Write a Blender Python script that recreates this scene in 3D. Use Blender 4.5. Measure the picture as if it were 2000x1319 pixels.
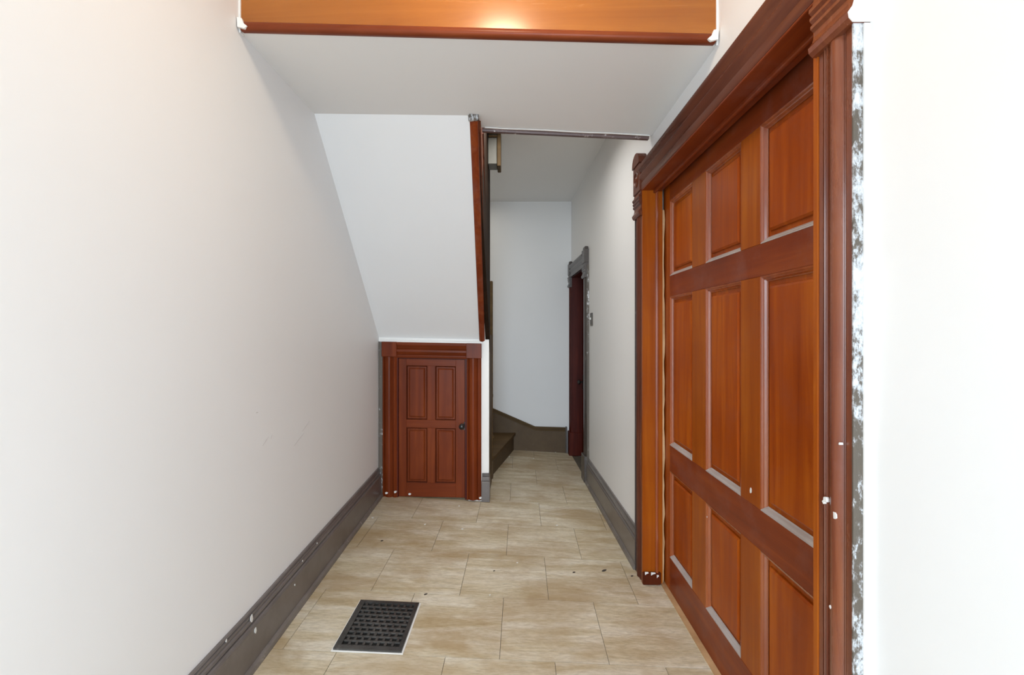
import bpy, bmesh, math, random
from mathutils import Vector
random.seed(7)
for o in list(bpy.data.objects): bpy.data.objects.remove(o)
S = bpy.context.scene
COL = S.collection

# ------------------------------------------------------------------ camera
EYE = 1.37
cam_d = bpy.data.cameras.new('camera'); cam = bpy.data.objects.new('camera', cam_d); COL.objects.link(cam)
cam.location = (0, 0, EYE); cam.rotation_euler = (math.pi/2, 0, 0)
cam_d.sensor_fit = 'HORIZONTAL'; cam_d.sensor_width = 36; cam_d.lens = 36*940/2000
cam_d.shift_y = -(659.5-648)/2000; cam_d.clip_start = .02
S.camera = cam

# ------------------------------------------------------------------ world, lights, exposure
w = bpy.data.worlds.new('world'); S.world = w; w.use_nodes = True
w.node_tree.nodes['Background'].inputs[0].default_value = (.62, .70, .80, 1)
w.node_tree.nodes['Background'].inputs[1].default_value = .05
S.view_settings.view_transform = 'Standard'; S.view_settings.look = 'None'
S.view_settings.gamma = 1; S.view_settings.use_curve_mapping = False
S.view_settings.exposure = 0.41

def area(name, loc, rot, sx, sy, power, color):
    d = bpy.data.lights.new(name, 'AREA'); d.shape = 'RECTANGLE'; d.size = sx; d.size_y = sy
    d.energy = power; d.color = color
    o = bpy.data.objects.new(name, d); COL.objects.link(o); o.location = loc; o.rotation_euler = rot
    return o
# daylight in the open front doorway with its transom, behind the photographer
# (skylight enters sloping downwards: points high in the hall see little of it)
day = area('front_doorway_daylight', (-.15, -2.06, 1.25), (math.radians(90-28), 0, 0), 1.10, 2.40, 80, (.73, .865, 1.0))
hall2 = area('stairwell_fill', (.05, 3.15, 2.86), (math.radians(6), 0, 0), .4, .8, 9, (1.0, .97, .91)); hall2.data.spread = math.radians(150)  # added fill light above the passage, out of view, brightening floor and walls
day.data.spread = math.radians(140)
# added fill light out of view, lifting the stair and back wall
area('stairwell_fill', (-.60, 4.75, 2.84), (0, 0, 0), .7, 1.2, 3.2, (1.0, .95, .84))

# ------------------------------------------------------------------ materials
def mat(name):
    m = bpy.data.materials.new(name); m.use_nodes = True
    nt = m.node_tree; b = nt.nodes['Principled BSDF']
    return m, nt, b
def N(nt, t, **kw):
    n = nt.nodes.new(t)
    for k, v in kw.items(): setattr(n, k, v)
    return n
def ramp(nt, stops):
    r = N(nt, 'ShaderNodeValToRGB'); e = r.color_ramp.elements
    while len(e) < len(stops): e.new(.5)
    for i, (p, c) in enumerate(stops): e[i].position = p; e[i].color = (*c, 1)
    return r
def noise(nt, scale, detail=4, rough=.55, stretch=(1,1,1), dist=0, coord='pos'):
    g = N(nt, 'ShaderNodeNewGeometry') if coord == 'pos' else N(nt, 'ShaderNodeTexCoord')
    mp = N(nt, 'ShaderNodeMapping'); mp.inputs['Scale'].default_value = stretch
    nt.links.new(g.outputs['Position' if coord == 'pos' else 'Object'], mp.inputs['Vector'])
    n = N(nt, 'ShaderNodeTexNoise'); n.inputs['Scale'].default_value = scale
    n.inputs['Detail'].default_value = detail; n.inputs['Roughness'].default_value = rough
    n.inputs['Distortion'].default_value = dist
    nt.links.new(mp.outputs[0], n.inputs['Vector'])
    return n
def bump(nt, b, src, strength, dist=.002):
    bp = N(nt, 'ShaderNodeBump'); bp.inputs['Strength'].default_value = strength; bp.inputs['Distance'].default_value = dist
    nt.links.new(src, bp.inputs['Height']); nt.links.new(bp.outputs[0], b.inputs['Normal'])
def mixc(nt, fac, a, b_):
    m = N(nt, 'ShaderNodeMix', data_type='RGBA')
    if hasattr(fac, 'links'): nt.links.new(fac, m.inputs[0])
    else: m.inputs[0].default_value = fac
    for s, v in ((6, a), (7, b_)):
        if hasattr(v, 'links'): nt.links.new(v, m.inputs[s])
        else: m.inputs[s].default_value = (*v, 1)
    return m.outputs[2]

def plaster(name, c0, c1, rough=.6):
    m, nt, b = mat(name)
    n = noise(nt, 1.3, 3); r = ramp(nt, [(.3, c0), (.7, c1)]); nt.links.new(n.outputs[0], r.inputs[0])
    nt.links.new(r.outputs[0], b.inputs['Base Color']); b.inputs['Roughness'].default_value = rough
    n2 = noise(nt, 38, 4); bump(nt, b, n2.outputs[0], .05, .003)
    return m
WALL = plaster('wall_paint', (.855, .850, .840), (.87, .865, .857), .5)
CEIL = plaster('ceiling_paint', (.86, .853, .84), (.875, .868, .855), .6)
CAULK = plaster('fresh_white_caulk', (.84, .82, .78), (.90, .88, .84), .45)

def wood(name, dark, mid, light, axis, rough=.3, grain=16, coat=.03, haze=.0, spec=.14):
    m, nt, b = mat(name)
    st = [9, 9, 9]; st[axis] = .55
    n = noise(nt, grain/9, 6, .62, st, .7)
    big = noise(nt, 1.7, 3, .5, (1.3, 1.3, 1.3))
    ad = N(nt, 'ShaderNodeMath', operation='MULTIPLY_ADD'); nt.links.new(big.outputs[0], ad.inputs[0]); ad.inputs[1].default_value = .55
    nt.links.new(n.outputs[0], ad.inputs[2])
    r = ramp(nt, [(.45, dark), (.78, mid), (1.10-.1, light)]); nt.links.new(ad.outputs[0], r.inputs[0])
    col = r.outputs[0]
    if haze:                                     # pale sheen haze painted into the wood colour in patches
        sp = noise(nt, 5, 5, .7); rr = ramp(nt, [(.50, (0,0,0)), (.75, (haze,)*3)]); nt.links.new(sp.outputs[0], rr.inputs[0])
        col = mixc(nt, rr.outputs[0], col, (.24, .12, .10))
    nt.links.new(col, b.inputs['Base Color'])
    rr2 = N(nt, 'ShaderNodeMapRange'); nt.links.new(n.outputs[0], rr2.inputs[0]); rr2.inputs[3].default_value = rough-.06; rr2.inputs[4].default_value = rough+.10
    nt.links.new(rr2.outputs[0], b.inputs['Roughness'])
    b.inputs['Coat Weight'].default_value = coat; b.inputs['Coat Roughness'].default_value = .2; b.inputs['Specular IOR Level'].default_value = spec
    bump(nt, b, n.outputs[0], .06, .002)
    return m
CH = ((.21, .030, .0022), (.325, .058, .0026), (.43, .098, .004))
CHERRY_V = wood('varnished_cherry_vertical', *CH, 2, haze=.12)
CHERRY_Y = wood('varnished_cherry_lengthwise', (.135, .021, .006), (.20, .036, .009), (.265, .056, .012), 1, haze=.35)
PILAST = wood('worn_cherry_pilaster', (.105, .024, .010), (.165, .040, .016), (.23, .066, .024), 2, .24, coat=.2, haze=.25, spec=.5)
MOULD_V = wood('glossy_cherry_edge', (.19, .035, .008), (.29, .060, .012), (.37, .09, .018), 2, .22, coat=.7, spec=.7)
GROOVE = wood('dark_cherry_groove', (.05, .009, .003), (.085, .015, .004), (.12, .023, .006), 2, .34)
CLOSET_V = wood('aged_cherry_vertical', (.10, .017, .004), (.165, .029, .006), (.22, .044, .009), 2, .34)
CLOSET_X = wood('aged_cherry_crosswise', (.10, .017, .004), (.165, .029, .006), (.22, .044, .009), 0, .34)
CHERRY_X = wood('varnished_cherry_crosswise', *CH, 0)
ORANGE_V = wood('amber_cherry_vertical', (.22, .038, .003), (.315, .068, .004), (.40, .105, .006), 2, haze=.06)
FASCIA = wood('amber_beam_board', (.29, .080, .008), (.38, .118, .013), (.45, .15, .019), 0, .24, 12, .3, spec=.5)
BEAD = wood('red_beam_bead', (.13, .025, .009), (.20, .042, .013), (.27, .065, .018), 0, .28)
DARKWOOD_V = wood('dark_cherry_pilaster', (.060, .018, .010), (.110, .032, .017), (.17, .055, .026), 2, .27)
DARKWOOD = wood('dark_cherry_moulding', (.060, .018, .010), (.110, .032, .017), (.17, .055, .026), 1, .27)
REDDARK = wood('dark_red_jamb', (.040, .006, .004), (.072, .010, .006), (.11, .018, .009), 2, .4)
STAIRWOOD = wood('brown_stair_paint', (.070, .040, .015), (.10, .060, .023), (.14, .085, .036), 0, .6, 10, .0, spec=.2)
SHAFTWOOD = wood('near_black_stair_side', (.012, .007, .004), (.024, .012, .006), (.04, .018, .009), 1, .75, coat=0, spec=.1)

def painted(name, c0, c1, rough, wear=.0, wearc=(.3,.28,.26)):
    m, nt, b = mat(name)
    n = noise(nt, 6, 5, .65); r = ramp(nt, [(.3, c0), (.7, c1)]); nt.links.new(n.outputs[0], r.inputs[0])
    col = r.outputs[0]
    if wear:
        n2 = noise(nt, 14, 6, .75); r2 = ramp(nt, [(.60, (0,0,0)), (.74, (wear,)*3)]); nt.links.new(n2.outputs[0], r2.inputs[0])
        col = mixc(nt, r2.outputs[0], col, wearc)
    nt.links.new(col, b.inputs['Base Color']); b.inputs['Roughness'].default_value = rough
    bump(nt, b, n.outputs[0], .08, .002)
    return m
BASE = painted('grey_brown_gloss_paint', (.128, .108, .098), (.18, .155, .142), .28, .4)
SHOE = painted('worn_shoe_moulding', (.14, .118, .104), (.22, .19, .165), .42, .8, (.48, .45, .40))
BASESTAIR = painted('brown_skirt_paint', (.085, .050, .021), (.115, .070, .030), .6, .12)
GREYTRIM = painted('grey_brown_casing_paint', (.060, .048, .042), (.095, .078, .069), .35, .6, (.55, .53, .50))

IRON = painted('blackened_iron', (.028, .027, .025), (.075, .070, .064), .20, .5, (.16, .14, .13))
BLACK = painted('black_cavity_shade', (.004, .004, .004), (.008, .007, .006), .8)  # near-black colour stands in for shade inside the register and door pocket
KNOB = painted('black_knob_metal', (.010, .009, .009), (.02, .018, .016), .25)
BRASS = painted('dark_bronze_plate', (.045, .036, .026), (.075, .06, .042), .35)
LEDGE_GLINT = painted('painted_ledge_glint', (.36, .31, .29), (.47, .42, .40), .30)  # silvery reflection on the lower panel ledges, painted as a pale colour
BAREWOOD = painted('bare_splintered_wood', (.42, .235, .105), (.60, .38, .20), .6, .4, (.68, .58, .45))
FLAKEW = painted('white_paint_flake', (.72, .70, .66), (.82, .80, .77), .5)
FLAKED = painted('dark_chip', (.03, .024, .02), (.07, .05, .04), .6)
GREYWALL = painted('grey_bulkhead_paint', (.15, .145, .125), (.18, .175, .15), .5)
GROUT = painted('dark_floor_joint', (.10, .085, .065), (.15, .13, .10), .8)
GLASS, nt_, b_ = mat('lamp_opal_glass')
b_.inputs['Base Color'].default_value = (.9, .88, .82, 1)
b_.inputs['Emission Color'].default_value = (1, .80, .58, 1); b_.inputs['Emission Strength'].default_value = 39

def trim_chipped():
    m, nt, b = mat('chipped_dark_edge_trim')
    n = noise(nt, 22, 6, .7); r = ramp(nt, [(.50, (.095, .042, .032)), (.60, (.14, .075, .06)), (.66, (.80, .77, .72))])
    nt.links.new(n.outputs[0], r.inputs[0]); nt.links.new(r.outputs[0], b.inputs['Base Color']); b.inputs['Roughness'].default_value = .4
    return m
TRIMCHIP = trim_chipped()
def chipped_edge(name, lo):
    m, nt, b = mat(name)
    n = noise(nt, 55, 6, .75, (1, 1, .5)); big = noise(nt, 3, 2, .5, (1, 1, .8))
    ad = N(nt, 'ShaderNodeMath', operation='MULTIPLY_ADD'); nt.links.new(big.outputs[0], ad.inputs[0]); ad.inputs[1].default_value = .7; nt.links.new(n.outputs[0], ad.inputs[2])
    r = ramp(nt, [(lo, (.10, .08, .06)), (lo+.05, (.20, .18, .165)), (lo+.09, (.42, .43, .44)), (lo+.20, (.66, .67, .68))])
    nt.links.new(ad.outputs[0], r.inputs[0]); nt.links.new(r.outputs[0], b.inputs['Base Color']); b.inputs['Roughness'].default_value = .5
    bump(nt, b, ad.outputs[0], .5, .004)
    return m
CHIPPED = chipped_edge('chipped_white_paint_edge', .79)
CHIPDARK = chipped_edge('chipped_dark_edge', .92)

def tile_mat():
    m, nt, b = mat('vinyl_travertine_tile')
    inf = N(nt, 'ShaderNodeObjectInfo'); g = N(nt, 'ShaderNodeNewGeometry')
    off = N(nt, 'ShaderNodeVectorMath', operation='MULTIPLY_ADD'); cmb = N(nt, 'ShaderNodeCombineXYZ')
    nt.links.new(inf.outputs['Random'], cmb.inputs[0]); nt.links.new(inf.outputs['Random'], cmb.inputs[1])
    nt.links.new(cmb.outputs[0], off.inputs[0]); off.inputs[1].default_value = (17, 31, 0); nt.links.new(g.outputs['Position'], off.inputs[2])
    def nz(scale, st, detail, rough, vec, dist=0):
        mp = N(nt, 'ShaderNodeMapping'); mp.inputs['Scale'].default_value = st; nt.links.new(vec, mp.inputs['Vector'])
        n = N(nt, 'ShaderNodeTexNoise'); n.inputs['Scale'].default_value = scale; n.inputs['Detail'].default_value = detail
        n.inputs['Roughness'].default_value = rough; n.inputs['Distortion'].default_value = dist
        nt.links.new(mp.outputs[0], n.inputs['Vector']); return n
    streak = nz(5, (.35, 2.6, 1), 6, .62, off.outputs[0], .5)        # travertine banding across the hall
    fine = nz(60, (.4, 1.8, 1), 5, .7, off.outputs[0])
    stain = nz(2.1, (.8, 1.5, 1), 5, .66, g.outputs['Position'], .3) # worn-in brown traffic stains
    base = ramp(nt, [(.26, (.48, .375, .215)), (.45, (.64, .545, .385)), (.64, (.77, .70, .575))]); nt.links.new(streak.outputs[0], base.inputs[0])
    fr = ramp(nt, [(.32, (.60, .57, .53)), (.58, (1, 1, 1))]); nt.links.new(fine.outputs[0], fr.inputs[0])
    mul = N(nt, 'ShaderNodeMix', data_type='RGBA', blend_type='MULTIPLY'); mul.inputs[0].default_value = .7
    nt.links.new(base.outputs[0], mul.inputs[6]); nt.links.new(fr.outputs[0], mul.inputs[7])
    sr = ramp(nt, [(.44, (0, 0, 0)), (.64, (.72,)*3)]); nt.links.new(stain.outputs[0], sr.inputs[0])
    col = mixc(nt, sr.outputs[0], mul.outputs[2], (.38, .255, .12))
    nt.links.new(col, b.inputs['Base Color']); b.inputs['Roughness'].default_value = .42
    b.inputs['Specular IOR Level'].default_value = .4
    bump(nt, b, fine.outputs[0], .05, .001)
    return m
TILE = tile_mat()

# ------------------------------------------------------------------ mesh helpers
def base_of(o):
    p = Vector((0, 0, 0)); q = o
    while q: p += q.location; q = q.parent
    return p
def obj(name, bm, m, parent=None, smooth=False):
    """link a bmesh (world coordinates) as one object with its origin at its own base"""
    bmesh.ops.recalc_face_normals(bm, faces=bm.faces[:])
    vs = [v.co for v in bm.verts]
    c = Vector(((min(v.x for v in vs)+max(v.x for v in vs))/2, (min(v.y for v in vs)+max(v.y for v in vs))/2, min(v.z for v in vs)))
    for v in bm.verts: v.co -= c
    me = bpy.data.meshes.new(name); bm.to_mesh(me); bm.free(); me.materials.append(m)
    if smooth:
        for p in me.polygons: p.use_smooth = True
        me.set_sharp_from_angle(angle=math.radians(38))
    o = bpy.data.objects.new(name, me); COL.objects.link(o)
    if parent: o.parent = parent; o.location = c-base_of(parent)
    else: o.location = c
    return o
def empty(name, loc):
    o = bpy.data.objects.new(name, None); COL.objects.link(o); o.location = loc; o.empty_display_size = .1
    return o
def tag(o, label, cat=None, group=None, kind=None):
    o['label'] = label
    if cat: o['category'] = cat
    if group: o['group'] = group
    if kind: o['kind'] = kind
    return o
def structure(o, label, cat): return tag(o, label, cat, kind='structure')
def ident(a, b, c): return (a, b, c)
def box(a0, a1, b0, b1, c0, c1, f=ident, bev=.0, seg=1, bm=None):
    bm = bm or bmesh.new(); vs = [bm.verts.new((a, b, c)) for a in (a0, a1) for b in (b0, b1) for c in (c0, c1)]
    for q in ((0,1,3,2), (4,6,7,5), (0,4,5,1), (2,3,7,6), (0,2,6,4), (1,5,7,3)): bm.faces.new([vs[i] for i in q])
    if bev: bmesh.ops.bevel(bm, geom=bm.edges[:], offset=bev, segments=seg, profile=.5, affect='EDGES')
    for v in bm.verts: v.co = Vector(f(*v.co))
    return bm
def poly(pts, f, c0, c1):
    """closed 2-D outline (a, b) extruded from c0 to c1"""
    bm = bmesh.new(); A = [bm.verts.new(f(a, b, c0)) for a, b in pts]; B = [bm.verts.new(f(a, b, c1)) for a, b in pts]
    n = len(pts); bm.faces.new(A); bm.faces.new(B[::-1])
    for i in range(n): bm.faces.new((A[i], A[(i+1) % n], B[(i+1) % n], B[i]))
    return bm
def sweep(profile, stations, f):
    """closed profile of (d, h); f(d, h, s) -> point at every station s"""
    bm = bmesh.new(); rings = [[bm.verts.new(f(d, h, s)) for d, h in profile] for s in stations]; n = len(profile)
    for r0, r1 in zip(rings, rings[1:]):
        for i in range(n): bm.faces.new((r0[i], r0[(i+1) % n], r1[(i+1) % n], r1[i]))
    bm.faces.new(rings[0]); bm.faces.new(rings[-1][::-1])
    return bm
def grid_slab(aa, bb, holes, f, c0, c1):
    """slab of welded cells over aa x bb, without the cells whose centre lies in a hole (a0, a1, b0, b1)"""
    bm = bmesh.new(); V = {}
    def v(i, j, k):
        if (i, j, k) not in V: V[i, j, k] = bm.verts.new(f(aa[i], bb[j], (c0, c1)[k]))
        return V[i, j, k]
    na, nb = len(aa)-1, len(bb)-1
    def solid(i, j):
        if not (0 <= i < na and 0 <= j < nb): return False
        a, b = (aa[i]+aa[i+1])/2, (bb[j]+bb[j+1])/2
        return not any(h[0] < a < h[1] and h[2] < b < h[3] for h in holes)
    for i in range(na):
        for j in range(nb):
            if not solid(i, j): continue
            for k in (0, 1): bm.faces.new((v(i,j,k), v(i+1,j,k), v(i+1,j+1,k), v(i,j+1,k)))
            for di, dj, p, q in ((-1,0,(i,j),(i,j+1)), (1,0,(i+1,j),(i+1,j+1)), (0,-1,(i,j),(i+1,j)), (0,1,(i,j+1),(i+1,j+1))):
                if not solid(i+di, j+dj): bm.faces.new((v(*p,0), v(*q,0), v(*q,1), v(*p,1)))
    return bm
def ring_pts(cx, cy, r, n): return [(cx+r*math.cos(2*math.pi*i/n), cy+r*math.sin(2*math.pi*i/n)) for i in range(n)]
def lathe(profile, f, n=20):
    """profile of (radius, height) turned round the axis; f maps local (x, y, z)"""
    bm = bmesh.new(); rings = []
    for r, h in profile:
        rings.append([bm.verts.new(f(r*math.cos(2*math.pi*i/n), r*math.sin(2*math.pi*i/n), h)) for i in range(n)])
    for a, b in zip(rings, rings[1:]):
        for i in range(n): bm.faces.new((a[i], a[(i+1) % n], b[(i+1) % n], b[i]))
    bm.faces.new(rings[0]); bm.faces.new(rings[-1][::-1])
    return bm

# ------------------------------------------------------------------ the house's main lines, tilted and skewed to match slanted image lines
XL = -1.07                                   # plaster of the left wall
YC = 3.87                                    # plaster of the closet wall under the stairs
YB = 5.62                                    # back wall
YF = -2.10                                   # front wall behind the photographer
TOP = 2.89
def xr(y): return .765 - max(0, y-2.80)*.026  # plaster of the right wall
def zf(x, y):                                # floor: falls to the right, lifts a little along the left wall
    zl = .004+.025*min(max(y-1.92, 0), 1.95); zr = -.056
    t = (x+1.03)/1.89
    return zl+(zr-zl)*t
def ceil_z(x): return 2.551-(x+1.07)*.060    # underside of the landing

# floor slab and its tiles
bm = grid_slab([-1.10, -.6, -.1, .4, .96], [YF, -.5, 1.0, 1.92, 2.5, 3.0, 3.87, 4.6, 5.7], [], lambda a, b, c: (a, b, zf(a, b)+c), -.12, -.004)
FLOOR = structure(obj('floor', bm, GROUT), 'travertine-look vinyl tile floor of the hallway with brown traffic stains', 'floor')
TS = .466; ROT = math.radians(-1.1); ROW0 = 2.035
def tile_pt(a, b): return (a*math.cos(ROT)-b*math.sin(ROT)-.035, a*math.sin(ROT)+b*math.cos(ROT)+.012)
def clip(pts, inside, cut):
    out = []
    for p, q in zip(pts, pts[1:]+pts[:1]):
        if inside(p): out.append(p)
        if inside(p) != inside(q): out.append(cut(p, q))
    return out
def clip_half(pts, fn):
    def cut(p, q):
        a, b = fn(p), fn(q); t = a/(a-b); return (p[0]+(q[0]-p[0])*t, p[1]+(q[1]-p[1])*t)
    return clip(pts, lambda p: fn(p) >= 0, cut)
for r in range(-9, 9):
    y0 = ROW0+r*TS; shift = -.288 if r % 2 else -.057
    for k in range(-4, 5):
        x0 = shift+k*TS; g = .0011
        pts = [tile_pt(a, b) for a, b in ((x0+g, y0+g), (x0+TS-g, y0+g), (x0+TS-g, y0+TS-g), (x0+g, y0+TS-g))]
        yc = sum(p[1] for p in pts)/4
        pts = clip_half(pts, lambda p: p[0]+1.05)
        lim = .838 if 1.16 < yc < 2.75 else None
        if pts: pts = clip_half(pts, (lambda p: .838-p[0]) if lim else (lambda p: xr(p[1])-.012-p[0]))
        if pts: pts = clip_half(pts, lambda p: YB-.01-p[1])
        if pts: pts = clip_half(pts, lambda p: p[1]-YF)
        if yc > YC+.1 and pts: pts = clip_half(pts, lambda p: p[0]+.24)
        if len(pts) < 3: continue
        ar = abs(sum(p[0]*q[1]-q[0]*p[1] for p, q in zip(pts, pts[1:]+pts[:1])))/2
        if ar < .002: continue
        dz = random.uniform(0, .0005)
        obj('tile', poly(pts, lambda a, b, c: (a, b, zf(a, b)+c+dz), -.004, 0), TILE, FLOOR)

# walls
bm = grid_slab([YF-.1, YC, YB+.1], [-.12, 2.0, TOP+.1], [], lambda a, b, c: (XL-c, a, b), 0, .12)
WL = structure(obj('wall_left', bm, WALL), 'plain off-white plaster wall opposite the sliding panelled door', 'wall')
PD = (1.159, 2.727, 2.172)                    # sliding door opening: y0, y1, head
RD = (4.66, 5.50, 2.00)                       # passage door opening
bm = grid_slab([YF-.1, PD[0]-.06, PD[1]+.073, RD[0], RD[1], YB+.1], [-.12, RD[2], PD[2]+.09, TOP+.1], [(PD[0]-.06, PD[1]+.073, -1, PD[2]+.09), (RD[0], RD[1], -1, RD[2])],
               lambda a, b, c: (xr(a)+c, a, b), 0, .13)
WR = structure(obj('wall_right', bm, WALL), 'off-white plaster wall holding the sliding panelled door and the passage door', 'wall')
bm = box(XL-.1, .9, YB, YB+.1, -.12, TOP+.1)
WB = structure(obj('wall_back', bm, WALL), 'plain grey-white wall at the end of the passage behind the stair', 'wall')
bm = grid_slab([XL-.1, -.72, .42, .9], [-.12, 2.55, TOP+.1], [(-.72, .42, -1, 2.55)], lambda a, b, c: (a, YF-c, b), 0, .1)
WF = structure(obj('wall_front', bm, WALL), 'off-white entrance wall with an open doorway to daylight', 'wall')
# ceilings
bm = box(XL-.1, .9, YF-.1, YB+.1, TOP, TOP+.1)
structure(obj('ceiling', bm, CEIL), 'white plaster ceiling over the foyer and the stairwell', 'ceiling')
def fas_y(x): return 1.89-(x+1.07)*.0545      # line of the wooden beam
def brk_y(x): return 2.606-(x+1.07)*.107      # where the low ceiling meets the stair slope
def rear_y(x): return 2.655-(x+.15)*.030      # rear edge of the landing
# landing: underside is the low ceiling of the hall
bm = bmesh.new()
lo, hi = [], []
for x, y in ((XL, fas_y(XL)+.012), (xr(2), fas_y(xr(2))+.012), (xr(2.68), rear_y(.765)), (-.175, rear_y(-.175)), (-.175, brk_y(-.175)+.01), (XL, brk_y(XL))):
    lo.append(bm.verts.new((x, y, ceil_z(x)))); hi.append(bm.verts.new((x, y, TOP)))
n = len(lo); bm.faces.new(lo); bm.faces.new(hi[::-1])
for i in range(n): bm.faces.new((lo[i], lo[(i+1) % n], hi[(i+1) % n], hi[i]))
structure(obj('ceiling_landing', bm, CEIL), 'low white ceiling under the landing behind the amber wooden beam', 'ceiling')
# sloped underside of the stair flight
SX = -.215
def soffit_z(y, x): return ceil_z(x)+(1.315-.02*(x+.65)-ceil_z(x))*(y-brk_y(x))/(YC-brk_y(x))
bm = bmesh.new(); NS = 10; G = []
for i in range(NS+1):
    x = XL+(SX-XL)*i/NS; y0 = brk_y(x); col_ = []
    for j in range(NS+1):
        y = y0+(YC-y0)*j/NS; col_.append(bm.verts.new((x, y, soffit_z(y, x))))
    col_ += [bm.verts.new((x, YC+.25, soffit_z(YC, x)+.02)), bm.verts.new((x, 2.9, 2.60)), bm.verts.new((x, y0+.01, TOP-.05))]
    G.append(col_)
n = len(G[0])
for p, q in zip(G, G[1:]):
    for j in range(n): bm.faces.new((p[j], p[(j+1) % n], q[(j+1) % n], q[j]))
bm.faces.new(G[0]); bm.faces.new(G[-1][::-1])
structure(obj('ceiling_sloped', bm, WALL, smooth=True), 'sloping white underside of the stair flight above the small closet door', 'ceiling')

# ------------------------------------------------------------------ amber beam across the hall (trim_1)
T1 = structure(empty('trim_1', (-.15, 1.85, 2.45)), 'wide amber varnished wooden beam across the hall with a red rounded lower bead', 'beam')
XE = xr(1.8)
def fmap(d, h, x): return (x, fas_y(x)-d, ceil_z(x)-.001+h)
obj('beam_board', sweep([(0, .036), (0, TOP-2.47), (-.02, TOP-2.47), (-.02, .036)], [XL+.006, XE-.006], fmap), FASCIA, T1)
prof = [(-.012, 0), (.004, -.004)]+[(.008+.015*math.cos(t), .014+.017*math.sin(t)) for t in [-1.2, -.7, -.2, .3, .8, 1.25]]+[(.003, .034), (-.012, .034)]
obj('bead_moulding', sweep(prof, [XL+.012, XE-.014], fmap), BEAD, T1, smooth=True)
for i, x in enumerate((XL+.003, XE-.003)):
    bm = sweep([(.003, -.006), (.006, .02), (.004, TOP-2.48), (-.02, TOP-2.48), (-.02, -.006)], [x-.0035, x+.0035], fmap)
    tag(obj('caulk_strip', bm, CAULK, T1), 'ragged white caulk at the end of the beam')
for x, s in ((XL+.02, 1), (XE-.022, -1)):     # smears of white paint on the bead ends
    pts = [(-.014*s, .002), (.012*s, -.004), (.024*s, .004), (.010*s, .016), (.002*s, .036), (-.016*s, .040)]
    obj('paint_smear', poly(pts, lambda a, b, c: (x+a, fas_y(x)-c, ceil_z(x)+b), .015, .025), CAULK, T1)

# ------------------------------------------------------------------ rear edge trim of the landing (trim_2)
bm = sweep([(-.012, -.006), (.004, -.010), (.014, -.004), (.016, .012), (.012, .024), (-.012, .024)], [-.165+i*(.765+.150)/10 for i in range(11)],
           lambda d, h, x: (x, rear_y(x)-d+.02, ceil_z(x)-.004-h+.012))
T2 = structure(obj('trim_2', bm, TRIMCHIP, smooth=True), 'dark brown moulding with chipped white paint along the stairwell edge of the low ceiling', 'moulding')
bm = sweep([(0, 0), (.010, 0), (.010, .004), (0, .004)], [-.15+i*.9/8 for i in range(9)],
           lambda d, h, x: (x, rear_y(x)-.004-d-.003*math.sin(x*40), ceil_z(x)-.003+h-.003))
tag(obj('caulk_line', bm, CAULK, T2), 'thin white caulk line')

# ------------------------------------------------------------------ stair side (trim_3): sloping edge bead and dark stringer
T3 = structure(empty('trim_3', (-.20, 3.2, 1.3)), 'sloping cherry edge moulding and dark stringer of the stair beside the passage', 'stringer')
def sl(y): return soffit_z(y, SX)
def side(a, b, c): return (c, a, b)
Y0, Y1 = brk_y(-.2)-.004, YC+.02
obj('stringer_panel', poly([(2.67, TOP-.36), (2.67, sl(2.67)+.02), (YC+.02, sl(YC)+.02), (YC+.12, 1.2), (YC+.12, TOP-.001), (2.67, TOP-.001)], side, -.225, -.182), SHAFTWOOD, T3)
def slope_strip(name, prof, m, y0=Y0, y1=Y1, sm=True):
    # prof: (x, lift square to the slope)
    k = (sl(Y1)-sl(Y0))/(Y1-Y0); L = math.hypot(1, k); ny, nz = -k/L, 1/L
    return obj(name, sweep(prof, [y0, y1], lambda d, h, y: (d-.03*(y-Y0), y+ny*h, sl(y)+nz*h)), m, T3, smooth=sm)
slope_strip('edge_bead', [(-.222+.022*(1-math.cos(t)), -.010*math.sin(t)-.004) for t in [0, .5, 1.0, 1.57, 2.1, 2.6, 3.14]]+[(-.178, .03), (-.222, .03)], CHERRY_Y)
slope_strip('bead_moulding', [(-.180, .03), (-.180, .07), (-.168, .066), (-.166, .036)], DARKWOOD, Y0+.02)
slope_strip('stringer_board', [(-.184, .07), (-.184, .30), (-.172, .298), (-.172, .074)], DARKWOOD, 2.67)
slope_strip('cap_moulding', [(-.184, .30), (-.184, .34), (-.166, .335), (-.164, .305)], DARKWOOD, 2.70)
bm = poly([(-.226, -.020), (-.176, -.016), (-.172, .012), (-.186, .026), (-.212, .024), (-.228, .006)], lambda a, b, c: (a, c, ceil_z(-.2)-.012+b), Y0-.014, Y0+.004)
tag(obj('paint_patch', bm, CHIPPED, T3), 'chipped white paint blob at the top of the sloping moulding')

# boxed bulkhead in the stairwell
T4 = structure(empty('trim_4', (-.14, 3.67, 2.60)), 'small grey boxed bulkhead with a brown edge hanging from the stairwell ceiling', 'bulkhead')
obj('board', box(-.18, -.112, 3.60, 3.74, 2.625, TOP-.001, bev=.004), GREYWALL, T4)
obj('edge_strip', box(-.112, -.084, 3.59, 3.75, 2.607, TOP-.001, bev=.006, seg=2), STAIRWOOD, T4)
for z in (2.845, 2.822): obj('cap_bead', box(-.176, -.114, 3.584, 3.60, z, z+.013, bev=.003), STAIRWOOD, T4)

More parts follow.
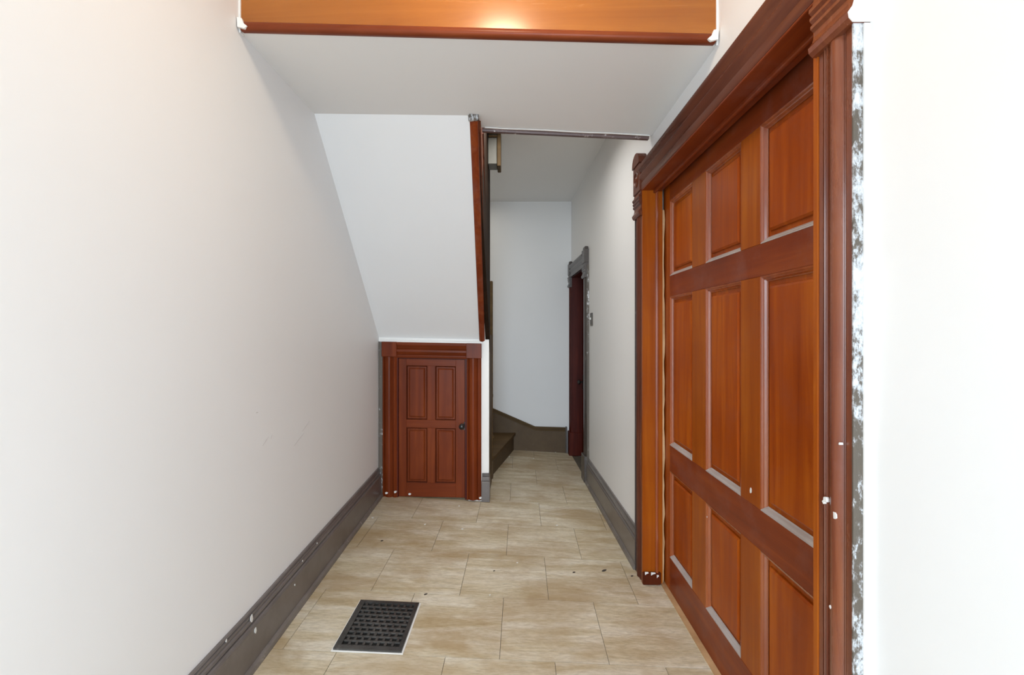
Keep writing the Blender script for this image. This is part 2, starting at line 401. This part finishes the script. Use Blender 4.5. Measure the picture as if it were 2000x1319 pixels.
# ------------------------------------------------------------------ baseboards
BP = [(0, .232), (.010, .232), (.014, .226), (.006, .219), (.013, .213), (.013, .207), (.009, .203), (.017, .197), (.019, .188), (.009, .182), (.024, .177), (.028, .168), (.027, .160), (.027, .0), (0, .0)]
SP = [(.024, .0), (.041, .0), (.043, .008), (.040, .020), (.033, .028), (.024, .030)]
def drip(parent, pts, f, m=FLAKEW, t=.0022):
    return obj('paint_drip', poly(pts, f, 0, t), m, parent)
ys = [YF, 0, 1.0, 1.92, 2.6, 3.2, YC-.028]
Lf = lambda d, h, y: (XL+d, y, zf(-1.03, y)+h)
BL = structure(empty('baseboard_left', (XL+.02, 1.0, 0)), 'tall grey-brown painted baseboard along the plain wall with white paint drips', 'baseboard')
obj('board', sweep(BP, ys, Lf), BASE, BL); obj('shoe_moulding', sweep(SP, ys, Lf), SHOE, BL)
def on_left(d, y):  return lambda a, b, c: (XL+d+c, y+a, zf(-1.03, y)+b)
for y, b, sz, d in ((1.945, .205, 1.0, .0165), (1.955, .150, .75, .027), (1.78, .222, .4, .012), (1.63, .19, .45, .0175), (2.42, .20, .3, .016), (2.31, .14, .28, .027), (2.60, .205, .3, .016)):
    pts = [(-.007, .012), (.004, .016), (.008, .004), (.010, -.006), (.003, -.017), (-.004, -.012), (-.009, -.002)]
    drip(BL, [(px*sz, py*sz) for px, py in pts], lambda A, B, C, y=y, b=b, d=d: (XL+d+C, y+A, zf(-1.03, y)+b+B))
ys = [2.868, 3.3, 3.9, 4.50]
Rf = lambda d, h, y: (xr(y)-d, y, zf(xr(y), y)+h)
BR = structure(empty('baseboard_right', (.72, 3.6, -.05)), 'tall grey-brown painted baseboard between the sliding door casing and the passage door', 'baseboard')
obj('board', sweep(BP, ys, Rf), BASE, BR); obj('shoe_moulding', sweep(SP, ys, Rf), SHOE, BR)
ys = [YF, 0, 1.028]
BN = structure(empty('baseboard_near', (.72, 0, -.05)), 'grey-brown painted baseboard beside the camera side of the sliding door', 'baseboard')
obj('board', sweep(BP, ys, Rf), BASE, BN); obj('shoe_moulding', sweep(SP, ys, Rf), SHOE, BN)
# stair skirt on the back wall
BB = structure(empty('baseboard_back', (.2, YB-.02, 0)), 'brown painted skirt board on the back wall rising to the left with the stair', 'baseboard')
z0 = zf(.3, YB)-.04
sk = [(.625, z0), (.625, .252), (.27, .262), (-.22, .475), (-.95, .80), (-.95, z0)]
obj('board', poly(sk, lambda a, b, c: (a, YB-c, b), 0, .022), BASESTAIR, BB)
def skline(off): return [(.625, .252-off), (.27, .262-off), (-.22, .475-off), (-.95, .80-off)]
for o0, o1, t in ((-.004, .016, .034), (.020, .042, .028)):
    a, b = skline(o0), skline(o1)
    obj('cap_moulding', poly(a+b[::-1], lambda A, B, C: (A, YB-C, B), .018, t), STAIRWOOD, BB)
obj('corner_strip', box(.622, .640, YB-.035, YB-.001, z0, .262), GREYTRIM, BB)

# ------------------------------------------------------------------ panelled joinery
def raised_panel(a0, a1, b0, b1, f, depth=.018, m1=.030, m2=.040, lift=.010, back=.03):
    """panel sunk by depth with a bevelled raised field"""
    bm = bmesh.new()
    def ring(i, c): return [bm.verts.new(f(a, b, c)) for a, b in ((a0+i, b0+i), (a1-i, b0+i), (a1-i, b1-i), (a0+i, b1-i))]
    R = [ring(0, -back), ring(0, -depth), ring(m1, -depth), ring(m1+.002, -depth+lift*.55), ring(m2, -depth+lift)]
    bm.faces.new(R[0]); bm.faces.new(R[-1])
    for p, q in zip(R, R[1:]):
        for i in range(4): bm.faces.new((p[i], p[(i+1) % 4], q[(i+1) % 4], q[i]))
    return bm
def sticking(a0, a1, b0, b1, edge, f, wdt=.018, depth=.018):
    """one mitred moulded strip on a side of a panel opening: l, r, t or b; wdt reaches into the opening"""
    prof = [(0, 0), (.25, -.08), (.45, -.35), (.62, -.42), (.80, -.80), (1, -1)]
    bm = bmesh.new(); A, B = [], []
    for u, v in prof:
        i, c = u*wdt, v*depth
        q = {'l': ((a0+i, b0+i), (a0+i, b1-i)), 'r': ((a1-i, b0+i), (a1-i, b1-i)), 'b': ((a0+i, b0+i), (a1-i, b0+i)), 't': ((a0+i, b1-i), (a1-i, b1-i))}[edge]
        A.append(bm.verts.new(f(*q[0], c))); B.append(bm.verts.new(f(*q[1], c)))
    e = {'l': ((a0, b0), (a0, b1)), 'r': ((a1, b0), (a1, b1)), 'b': ((a0, b0), (a1, b0)), 't': ((a0, b1), (a1, b1))}[edge]
    A.append(bm.verts.new(f(*e[0], -depth))); B.append(bm.verts.new(f(*e[1], -depth)))
    n = len(A); bm.faces.new(A); bm.faces.new(B[::-1])
    for i in range(n): bm.faces.new((A[i], A[(i+1) % n], B[(i+1) % n], B[i]))
    return bm
def joinery(root, f, a_open, b_open, a_ext, b_ext, thick, mv, mr, mp, mull=None, ledge=None, groove=None, st=.018, m1=.03, m2=.04, bev=.0015):
    """stiles, rails, mullions, panels and their moulded edges under root"""
    mull = mull or mv
    # rails run across, stiles and mullions stand
    ea = [a_ext[0]]+[x for p in a_open for x in p]+[a_ext[1]]; eb = [b_ext[0]]+[x for p in b_open for x in p]+[b_ext[1]]
    obj('stile', box(ea[0], ea[1], eb[0], eb[-1], -thick, 0, f, bev), mv, root)
    obj('stile', box(ea[-2], ea[-1], eb[0], eb[-1], -thick, 0, f, bev), mv, root)
    for k in range(0, len(eb), 2): obj('rail', box(ea[1], ea[-2], eb[k], eb[k+1], -thick, 0, f, bev), mr, root)
    for k in range(2, len(ea)-2, 2):
        for b0, b1 in b_open: obj('mullion', box(ea[k], ea[k+1], b0, b1, -thick, 0, f, bev), mull, root)
    for a0, a1 in a_open:
        for b0, b1 in b_open:
            p = obj('panel', raised_panel(a0, a1, b0, b1, f, st, m1, m2, .012, thick*.9), mp, root)
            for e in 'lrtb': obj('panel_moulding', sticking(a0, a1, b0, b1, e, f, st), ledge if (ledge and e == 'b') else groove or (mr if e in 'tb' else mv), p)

# sliding nine-panel door (door_1)
XF = .864
D1 = structure(empty('door_1', (XF, 2.0, -.05)), 'large varnished cherry sliding door with nine raised panels', 'door')
fd = lambda a, b, c: (XF-c, a, b)
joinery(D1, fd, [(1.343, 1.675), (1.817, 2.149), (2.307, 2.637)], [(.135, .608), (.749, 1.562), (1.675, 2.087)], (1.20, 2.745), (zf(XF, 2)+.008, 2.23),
        .045, CHERRY_V, CHERRY_Y, CHERRY_V, ORANGE_V, LEDGE_GLINT, MOULD_V, .020, .036, .046)
for y, z, r in ((2.22, .90, .010), (1.745, .845, .011), (1.74, .795, .013), (2.06, 1.42, .004), (2.13, .55, .004)):
    pts = [(r*math.cos(t)*(.6+.4*random.random()), 1.6*r*math.sin(t)*(.6+.4*random.random())) for t in [i*.9 for i in range(7)]]
    if r < .008 or z < .80: tag(obj('paint_fleck', poly(pts, lambda A, B, C: (XF-C+(.010 if y == 2.06 else 0), y+A*.6, z+B*.7), .0005, .0016), FLAKEW, D1), 'white paint fleck')

# its casing (trim_5): two pilasters with capitals and bullseye blocks, head, jambs
XC = .729
T5 = structure(empty('trim_5', (.74, 1.95, -.05)), 'moulded dark cherry casing around the sliding door with capitals and bullseye blocks', 'door casing')
PROF = [(0, .026), (.14, .026), (.16, .019), (.19, .027), (.225, .030), (.255, .024), (.275, .029), (.31, .031), (.335, .023), (.37, .026), (.44, .034), (.54, .0365), (.64, .033), (.70, .025), (.715, .020), (.745, .026), (.775, .020), (.80, .027), (.97, .027), (1, .022)]
def pilaster(y_in, y_out, z0, z1, m, flip):
    wdt = y_out-y_in
    prof = [(y_in+wdt*a, d+.0) for a, d in PROF]+[(y_out, -.0), (y_in, -.0)]
    return obj('pilaster', sweep(prof, [z0, z1], lambda a, d, z: (.765-d*1.05, a, z)), m, T5, smooth=True)
CAP = [(0, 2.031), (.040, 2.031), (.048, 2.040), (.050, 2.052), (.040, 2.066), (.036, 2.080), (.036, 2.092), (.044, 2.098), (.044, 2.106), (.039, 2.110), (.046, 2.118), (.046, 2.125), (.040, 2.129), (.048, 2.137), (.048, 2.146), (.040, 2.152), (.036, 2.172), (0, 2.172)]
for y_in, y_out, m, side_m in ((1.159, 1.031, PILAST, CHIPPED), (2.727, 2.866, DARKWOOD_V, GREYTRIM)):
    s = 1 if y_out > y_in else -1
    pilaster(y_in, y_out-s*.004, zf(.74, y_in), 2.031, m, s)
    if s < 0: tag(obj('painted_return', sweep([(d, z) for d, z in CAP], [y_out-.0042, y_out-.0062], lambda d, z, y: (.765-d*.98, y, z)), CAULK, T5), 'white paint on the return of the capital'); tag(obj('painted_return', box(.7225, .7649, y_out-.0032, y_out-.0046, 2.174, 2.33), CAULK, T5), 'white paint on the return of the corner block')
    # the paint-chipped outer edge of the pilaster
    tag(obj('casing_edge', box(.731, .7649, min(y_out-s*.004, y_out), max(y_out-s*.004, y_out), zf(.74, y_in), 2.031), side_m, T5), 'casing edge with chipped white and grey paint')
    if s < 0: tag(obj('caulk_strip', box(.752, .7649, y_out-.0035, y_out, zf(.74, 1), 2.03), CAULK, T5), 'white caulk along the wall')
    obj('capital', sweep([(d, z) for d, z in CAP], [y_in-s*.004, y_out+s*.004], lambda d, z, y: (.765-d, y, z)), PILAST if s < 0 else DARKWOOD, T5)
    ya, yb = min(y_in, y_out), max(y_in, y_out)
    blk = obj('corner_block', box(.722, .7649, ya-.003, yb+.003, 2.172, 2.330, bev=.003), DARKWOOD if s > 0 else PILAST, T5)
    cy, cz = (ya+yb)/2, 2.251
    obj('bullseye', lathe([(.046, 0), (.046, .003), (.040, .006), (.034, .003), (.030, -.002), (.018, .0), (.012, .006), (.004, .008)],
        lambda x, y, z: (.7225-z, cy+x, cz+y), 24), DARKWOOD if s > 0 else PILAST, blk, smooth=True)
    top = [(ya-.006, 2.330)]+[(cy+(yb-ya+.012)/2*math.cos(t), 2.342+.060*math.sin(t)) for t in [math.pi*(1-i/8) for i in range(9)]]+[(yb+.006, 2.330)]
    obj('block_cap', poly(top, lambda a, b, c: (c, a, b), .716, .7649), DARKWOOD if s > 0 else PILAST, T5)
    obj('jamb', box(.735, .812, y_in-s*.016, y_in+s*.002, zf(.78, y_in), 2.172, bev=.001), ORANGE_V, T5)
    obj('jamb_bead', box(.806, .822, y_in-s*.030, y_in, zf(.8, y_in), 2.172, bev=.004, seg=2), MOULD_V, T5)
    obj('jamb_liner', box(.822, .848, y_in-s*.018, y_in, zf(.8, y_in), 2.172, bev=.002), ORANGE_V, T5)
# dark pocket behind the leaf
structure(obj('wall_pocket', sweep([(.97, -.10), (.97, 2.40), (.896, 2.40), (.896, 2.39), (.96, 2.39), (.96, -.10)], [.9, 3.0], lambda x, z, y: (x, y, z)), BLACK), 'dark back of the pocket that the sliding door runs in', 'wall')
# splintered raw edge of the far jamb
pts = [(.0, zf(.8, 2.7))]; 
for i in range(40):
    z = zf(.8, 2.7)+.02+i*(2.09/39); pts.append((.010+random.uniform(-.0035, .0045), z))
pts.append((0, pts[-1][1]))
tag(obj('splintered_edge', poly(pts, lambda a, b, c: (.848+a, c, b), 2.712, 2.722), BAREWOOD, T5), 'raw splintered wood edge')
HEAD = [(0, 2.172), (.034, 2.172), (.036, 2.178), (.036, 2.208), (.030, 2.214), (.034, 2.222), (.042, 2.234), (.046, 2.246), (.042, 2.256), (.034, 2.260), (.036, 2.268), (.048, 2.280), (.054, 2.294), (.052, 2.303), (0, 2.303)]
obj('head_casing', sweep(HEAD, [1.162, 2.724], lambda d, z, y: (.765-d, y, z)), DARKWOOD, T5, smooth=True)
obj('head_jamb', box(.732, .800, 1.159, 2.727, 2.166, 2.182, bev=.002), CHERRY_Y, T5)
obj('head_bead', box(.796, .812, 1.159, 2.727, 2.150, 2.182, bev=.005, seg=2), CHERRY_Y, T5)
obj('head_liner', box(.812, .842, 1.159, 2.727, 2.160, 2.182), CHERRY_Y, T5)
for y, z, sz in ((1.118, .98, .007), (1.085, .955, .008), (1.125, .972, .005), (1.10, .74, .004), (1.07, 1.12, .003)):
    pts = [(sz*math.cos(t)*(.5+.5*random.random()), 1.3*sz*math.sin(t)*(.5+.5*random.random())) for t in [i*.9 for i in range(7)]]
    tag(obj('paint_fleck', poly(pts, lambda A, B, C: (.731-C, y+A, z+B), -.004, .004), FLAKEW, T5), 'white paint fleck')
# worn foot of the far jamb with white paint
zz = zf(.75, 2.7)
tag(obj('jamb_foot', box(.733, .836, 2.694, 2.712, zz, zz+.070, bev=.005), GROOVE, T5), 'dark worn foot of the jamb')
for a, b, s_ in ((.752, .072, 1), (.788, .070, 1.3), (.815, .055, .6)):
    drip(T5, [(-.008*s_, .004), (.010*s_, .003), (.012*s_, -.004), (.001, -.007), (-.007*s_, -.014)], lambda A, B, C: (a+A, 2.694-C, zz+b+B), t=.002)
tag(structure(obj('trim_6', box(.838, .866, 1.16, 2.74, -.06, -.0475), BAREWOOD), 'thin strip of bare tan subfloor along the sliding door', 'threshold'), 'thin strip of bare tan subfloor along the sliding door', 'threshold')

# ------------------------------------------------------------------ closet under the stair
def shear_z(x): return -.020*(x+.65)  # shears the closet front down to the right to follow image lines
fc = lambda a, b, c: (a, YC-c, b+shear_z(a))
bm = grid_slab([XL, -.93, -.352, -.186], [0, 1.230, 1.335], [(-.93, -.352, -1, 1.230)], lambda a, b, c: (a, YC+c, b-.02+shear_z(a) if b else -.05), 0, .10)
WC = structure(obj('wall_closet', bm, CAULK), 'short white wall around the small closet door under the stair', 'wall')
# side of the closet along the passage
bm = box(-.235, -.186, YC+.10, 4.46, -.05, 1.34)
structure(obj('wall_passage', bm, STAIRWOOD), 'brown side wall of the closet facing the passage', 'wall')
D2 = structure(empty('door_2', (-.645, YC, .03)), 'small four-panel cherry closet door with a black knob', 'door')
fl = lambda a, b, c: fc(a, b, c+.008)
joinery(D2, fl, [(-.848, -.680), (-.616, -.451)], [(.155, .596), (.660, 1.095)], (-.909, -.379), (.042, 1.150), .03, CLOSET_V, CLOSET_X, CLOSET_V, CLOSET_V, None, GROOVE, .012, .020, .030, .0012)
kx, kz = -.400, .618
kn = obj('knob', lathe([(.008, 0), (.008, .022), (.018, .026), (.023, .034), (.022, .044), (.014, .050), (.004, .052)], lambda x, y, z: fl(kx+x, kz+y, z), 18), KNOB, D2, smooth=True)
obj('rosette', lathe([(.020, 0), (.020, .003), (.015, .006), (.010, .007)], lambda x, y, z: fl(kx+x, kz+y, z), 18), KNOB, kn, smooth=True)
obj('latch_plate', box(-.386, -.378, .585, .650, -.004, .003, fl), KNOB, D2)
T7 = structure(empty('trim_7', (-.64, YC, .03)), 'moulded cherry casing with square corner blocks around the small closet door', 'door casing')
CPR = [(0, .020), (.10, .024), (.14, .016), (.20, .024), (.34, .032), (.46, .034), (.56, .030), (.66, .020), (.72, .016), (.78, .026), (.9, .028), (1, .020)]
for x0, x1 in ((-1.035, -.921), (-.361, -.246)):
    fl2 = lambda d, a, z: fc(a, z, d)
    xs = [(d, x0+(x1-x0)*t) for t, d in CPR]
    prof = [(0, x0)]+xs+[(0, x1)]
    obj('pilaster', sweep(prof, [.030, 1.165], lambda d, a, z: fc(a, z, d)), CLOSET_V, T7, smooth=True)
    obj('corner_block', box(x0-.004, x1+.002, 1.163, 1.283, 0, .040, fc, .003), CLOSET_V, T7)
CH_ = [(0, 1.157), (.026, 1.157), (.030, 1.163), (.030, 1.180), (.022, 1.186), (.026, 1.196), (.034, 1.206), (.034, 1.222), (.026, 1.230), (.020, 1.234), (.022, 1.244), (.032, 1.256), (.034, 1.272), (.030, 1.281), (0, 1.281)]
obj('head_casing', sweep(CH_, [-.920, -.364], lambda d, z, a: fc(a, z, d)), CLOSET_X, T7, smooth=True)
obj('jamb', box(-.921, -.911, .03, 1.160, -.06, .018, fc), REDDARK, T7); obj('jamb', box(-.377, -.361, .03, 1.160, -.06, .014, fc), REDDARK, T7)
obj('door_stop', box(-.911, -.377, 1.146, 1.160, -.05, -.004, fc), REDDARK, T7)
cl = [(-1.045, 1.283)]
cl2 = []
for i in range(30):
    x = -1.045+i*.81/29; cl2.append((x, 1.292+random.uniform(-.001, .006)))
tag(obj('caulk_line', poly([(-1.045, 1.282), *cl2, (-.235, 1.282)], fc, 0, .030), CAULK, T7), 'ragged white caulk on top of the casing')
# chipped plaster edge left of the casing
tag(obj('casing_edge', box(-1.068, -1.036, .03, 1.282, 0, .020, fc), CHIPDARK, T7), 'dark edge with chipped white paint')
for x, z, s_ in ((-1.0, .075, 1.0), (-.93, .085, .9), (-.82, .062, 1.0), (-.252, .05, .9)):
    drip(T7, [(-.012*s_, .004), (.0, .010*s_), (.012*s_, .004), (.006, -.006), (-.008*s_, -.008)], lambda A, B, C: fc(x+A, z+B, C), t=.035 if x < -.9 or x > -.3 else .011)
# base block on the end of the closet wall
B3 = structure(empty('baseboard_closet', (-.21, YC, 0)), 'short grey-brown base block at the corner of the closet wall', 'baseboard')
zz = zf(-.2, YC)
obj('block', box(-.244, -.178, YC-.022, YC+.09, zz, zz+.165, bev=.002), BASE, B3)
obj('cap', box(-.242, -.180, YC-.014, YC+.09, zz+.165, zz+.200, bev=.005, seg=2), BASE, B3)
obj('cap_bead', box(-.241, -.182, YC-.008, YC+.09, zz+.200, zz+.228, bev=.004, seg=2), GREYTRIM, B3)

# ------------------------------------------------------------------ winder stair
ST = tag(empty('winder_staircase', (-.3, 5.0, 0)), 'brown painted winding staircase turning left behind the closet, with a tall newel', 'staircase')
NX, NY = -.190, 4.55
fan = [(.020, YB-.024), (-.45, YB-.024), (-.98, YB-.024), (-.98, 5.05), (-.98, 4.60)]
z0 = zf(-.1, 5)
for k in range(4):
    p, q = fan[k], fan[k+1]
    zt = z0+.195*(k+1)
    edge = Vector((p[0]-NX, p[1]-NY)).normalized(); nrm = Vector((edge.y, -edge.x))
    ov = .022
    tr = [(NX+nrm.x*ov, NY-.02+nrm.y*ov), (p[0]+nrm.x*ov, p[1]), q, (NX-.03, NY)]
    obj('tread', poly(tr, ident, zt-.028, zt), STAIRWOOD, ST)
    ri = [(NX, NY), (p[0], p[1]), (p[0]-nrm.x*.02, p[1]-.001), (NX-nrm.x*.02, NY-nrm.y*.02)]
    obj('riser', poly(ri, ident, z0+.195*k-.01, zt-.027), BASESTAIR, ST)
obj('newel', box(-.262, -.180, 4.46, 4.545, zf(-.2, 4.5), 1.84, bev=.004), STAIRWOOD, ST)
obj('newel_base', box(-.266, -.176, 4.456, 4.549, zf(-.2, 4.5), zf(-.2, 4.5)+.16, bev=.005), BASESTAIR, ST)

# ------------------------------------------------------------------ passage door at the end of the right wall
def xd(y): return xr(y)
D3 = structure(empty('door_3', (.78, 5.08, -.03)), 'dark red passage door set deep in its frame beside the back wall', 'door')
fp = lambda a, b, c: (xr(a)+.105-c, a, b)
joinery(D3, fp, [(4.79, 5.03), (5.13, 5.37)], [(.20, .80), (.95, 1.85)], (4.668, 5.492), (-.03, 1.985), .035, REDDARK, REDDARK, REDDARK, None, None, None, .012, .03, .04)
kf = lambda x, y, z: fp(5.425+x, .80+y, z)
kn = obj('knob', lathe([(.010, 0), (.010, .030), (.022, .034), (.028, .046), (.024, .058), (.010, .064)], kf, 18), KNOB, D3, smooth=True)
obj('escutcheon', box(5.40, 5.45, .72, .88, 0, .004, fp, .001), KNOB, D3)
T8 = structure(empty('trim_8', (.70, 5.08, -.03)), 'dark grey-brown casing with corner blocks around the passage door', 'door casing')
fr = lambda a, b, c: (xr(a)-c, a, b)
for ya, yb, m in ((4.51, 4.66, GREYTRIM), (5.50, 5.612, REDDARK)):
    prof = [(ya+(yb-ya)*a, d) for a, d in CPR]+[(yb, 0), (ya, 0)]
    obj('pilaster', sweep(prof, [zf(.7, ya), 1.90], lambda a, d, z: fr(a, z, d)), m, T8, smooth=True)
    obj('capital', sweep([(d*.95, z-2.031+1.88) for d, z in CAP], [ya-.003, yb+.003], lambda d, z, y: fr(y, z, d)), GREYTRIM, T8)
    blk = obj('corner_block', box(ya-.003, yb+.003, 2.021, 2.150, 0, .042, fr, .003), GREYTRIM, T8)
    obj('block_cap', box(ya+.02, yb-.02, 2.150, 2.178, 0, .036, fr, .01, 2), GREYTRIM, blk)
obj('head_casing', sweep([(d*.9, z-2.172+1.99) for d, z in HEAD], [4.663, 5.497], lambda d, z, y: fr(y, z, d)), GREYTRIM, T8, smooth=True)
for y0, y1 in ((4.655, 4.672), (5.485, 5.502)):
    obj('jamb', box(y0, y1, zf(.75, 5), 2.0, -.125, .012, fr), REDDARK, T8)
obj('head_jamb', box(4.66, 5.50, 1.985, 2.002, -.125, .010, fr), REDDARK, T8)
tag(obj('casing_edge', box(4.500, 4.510, zf(.7, 4.5), 2.0, 0, .020, fr), CHIPDARK, T8), 'outer edge with chipped white paint')
obj('plinth', box(4.505, 4.665, zf(.7, 4.5), .20, 0, .046, fr, .004), GREYTRIM, T8)
obj('plinth', box(5.478, 5.606, zf(.7, 5.5), .22, -.11, .046, fr, .006), REDDARK, T8)

# faint scuffs on the plain wall
SCUFF = painted('grey_wall_scuff', (.60, .58, .56), (.68, .66, .64), .6)
for y, z, l, an in ((2.09, .895, .030, .5), (2.14, .905, .012, 1.0), (2.42, .83, .06, .35), (2.50, .88, .05, .4), (2.02, 1.03, .008, 0)):
    c_, s_ = math.cos(an), math.sin(an)
    pts = [(-l, -.0012), (0, -.002), (l, -.0006), (l, .0006), (0, .002), (-l, .0012)]
    obj('scuff_mark', poly([(a*c_-b*s_, a*s_+b*c_) for a, b in pts], lambda A, B, C: (XL+C, y+A, z+B), 0, .0006), SCUFF, WL)

# ------------------------------------------------------------------ light switch
SW = tag(empty('light_switch', (xr(4.40), 4.40, 1.42)), 'small dark bronze toggle light switch on the white wall beside the passage door', 'light switch')
fs = lambda a, b, c: (xr(4.40)-c, 4.37+a, 1.482+b)
obj('plate', box(-.052, .052, -.058, .058, 0, .007, fs, .003, 2), BRASS, SW)
tg = obj('toggle', box(-.006, .006, -.004, .016, .007, .020, fs, .002), FLAKEW, SW)
for zc in (-.04, .04): obj('screw', lathe([(.004, .007), (.004, .008), (.001, .009)], lambda x, y, z: fs(x, zc+y, z), 10), KNOB, SW)

# ------------------------------------------------------------------ floor register
ra = math.radians(-1.0); RC = (-.618, 2.245)
def fg(a, b, c):
    x = RC[0]+a*math.cos(ra)-b*math.sin(ra); y = RC[1]+a*math.sin(ra)+b*math.cos(ra)
    return (x, y, zf(x, y)+.0012+c)
RG = tag(empty('floor_register', (RC[0], RC[1], zf(*RC))), 'black iron floor heating register with a grid of slots set in the tiles', 'register')
W2, H2 = .148, .180
tag(obj('sealant_edge', grid_slab([-W2-.007, -W2, W2, W2+.007], [-H2-.007, -H2, H2, H2+.007], [(-W2, W2, -H2, H2)], fg, 0, .0022), CAULK, RG), 'thin white sealant around the register')
obj('duct_shade', box(-W2, W2, -H2, H2, 0, .0008, fg), BLACK, RG)  # black sheet painted as the dark of the duct below
obj('frame', grid_slab([-W2, -W2+.026, W2-.018, W2], [-H2, -H2+.026, H2-.018, H2], [(-W2+.026, W2-.018, -H2+.026, H2-.018)], fg, .0008, .010), IRON, RG)
a0, a1, b0, b1 = -W2+.026, W2-.018, -H2+.026, H2-.018
NR, NCOL = 10, 8
pitch = (b1-b0)/NR
for k in range(1, NR):
    y = b0+k*pitch; obj('bar', box(a0, a1, y-.0055, y+.0055, .0008, .0095, fg, .002), IRON, RG)
wpitch = (a1-a0)/NCOL
for k in range(NR):
    for j in range(1 if k % 2 else 0, NCOL+1):
        x = a0+(j-(.5 if k % 2 else 0))*wpitch
        if not (a0+.004 < x < a1-.004): continue
        y = b0+k*pitch; obj('web', box(x-.0055, x+.0055, y+.004, y+pitch-.004, .0008, .0090, fg), IRON, RG)

# ------------------------------------------------------------------ scraps on the floor
def pix_floor(u, v):
    x = y = 0
    for _ in range(8):
        y = 940*(EYE-zf(x, y))/(v-648); x = (u-1000)/940*y
    return x, y
def scrap(name, x, y, r, el, ang, m, label, cat, group=None):
    pts = []
    for i in range(8):
        t = i*math.pi/4; q = r*random.uniform(.55, 1.0); a, b = q*math.cos(t), q*math.sin(t)*el
        pts.append((x+a*math.cos(ang)-b*math.sin(ang), y+a*math.sin(ang)+b*math.cos(ang)))
    tag(obj(name, poly(pts, lambda A, B, C: (A, B, zf(A, B)+C), .0004, .0030), m), label, cat, group)
W_ = [(897, 989, 'small white paint flake on the tiles just in front of the closet door', 'paint flakes before the closet door'),
      (903, 1034, 'small white paint flake on the tiles a tile away from the closet door', 'paint flakes a tile from the closet door'),
      (830, 1025, 'small white paint flake on the tiles a tile away from the closet door', 'paint flakes a tile from the closet door'),
      (932, 977, 'small white paint flake on the tiles just in front of the closet door', 'paint flakes before the closet door'),
      (728, 1012, 'white paint flake on the tiles at the foot of the plain wall baseboard', None),
      (1088, 1027, 'white paint flake on the passage tiles beside the right-hand baseboard', None),
      (1010, 1100, 'tiny white paint speck on the stained tiles mid-hall', 'paint specks mid-hall'),
      (957, 1163, 'tiny white paint speck on the stained tiles mid-hall', 'paint specks mid-hall'),
      (1042, 896, 'white paint flake on the far passage tiles before the brown skirt board', 'paint flakes at the end of the passage'),
      (1085, 884, 'white paint flake on the far passage tiles before the brown skirt board', 'paint flakes at the end of the passage'),
      (995, 893, 'white paint flake on the tiles at the foot of the first stair riser', None)]
for u, v, lab, grp in W_:
    x, y = pix_floor(u, v)
    scrap('paint_flake', x, y, .012 if v < 1050 else .007, .55, random.uniform(-.5, 1.2), FLAKEW, lab, 'paint flake', grp)
for u, v, r, lab in ((746, 1057, .012, 'small dark wood chip on the tiles beside the plain wall baseboard'), (831, 1162, .012, 'small dark chip on the tiles just beyond the floor register'),
                     (1180, 1115, .022, 'curled grey-brown leaf scrap on the tiles before the sliding door casing'), (1234, 1126, .012, 'small dark sliver beside the foot of the sliding door casing'),
                     (1121, 1119, .014, 'flat brown spot of debris in the middle of the pale tiles'), (965, 1116, .010, 'tiny dark chip on the brown-stained tiles mid-hall')):
    x, y = pix_floor(u, v)
    scrap('debris_chip', x, y, r, .5, .6, FLAKED, lab, 'debris')

# ------------------------------------------------------------------ foyer ceiling lamp (above the frame)
LP = tag(empty('ceiling_lamp', (-.11, 1.22, TOP-.14)), 'round opal glass ceiling lamp with a bronze rim in front of the beam', 'ceiling lamp')
fl_ = lambda x, y, z: (-.11+x, 1.22+y, TOP-z)
obj('rim', lathe([(.13, 0), (.145, .006), (.145, .024), (.128, .03), (.10, .03)], fl_, 28), BRASS, LP, smooth=True)
obj('shade', lathe([(.124, .03), (.122, .045), (.105, .072), (.075, .092), (.035, .102), (.004, .104)], fl_, 28), GLASS, LP, smooth=True)
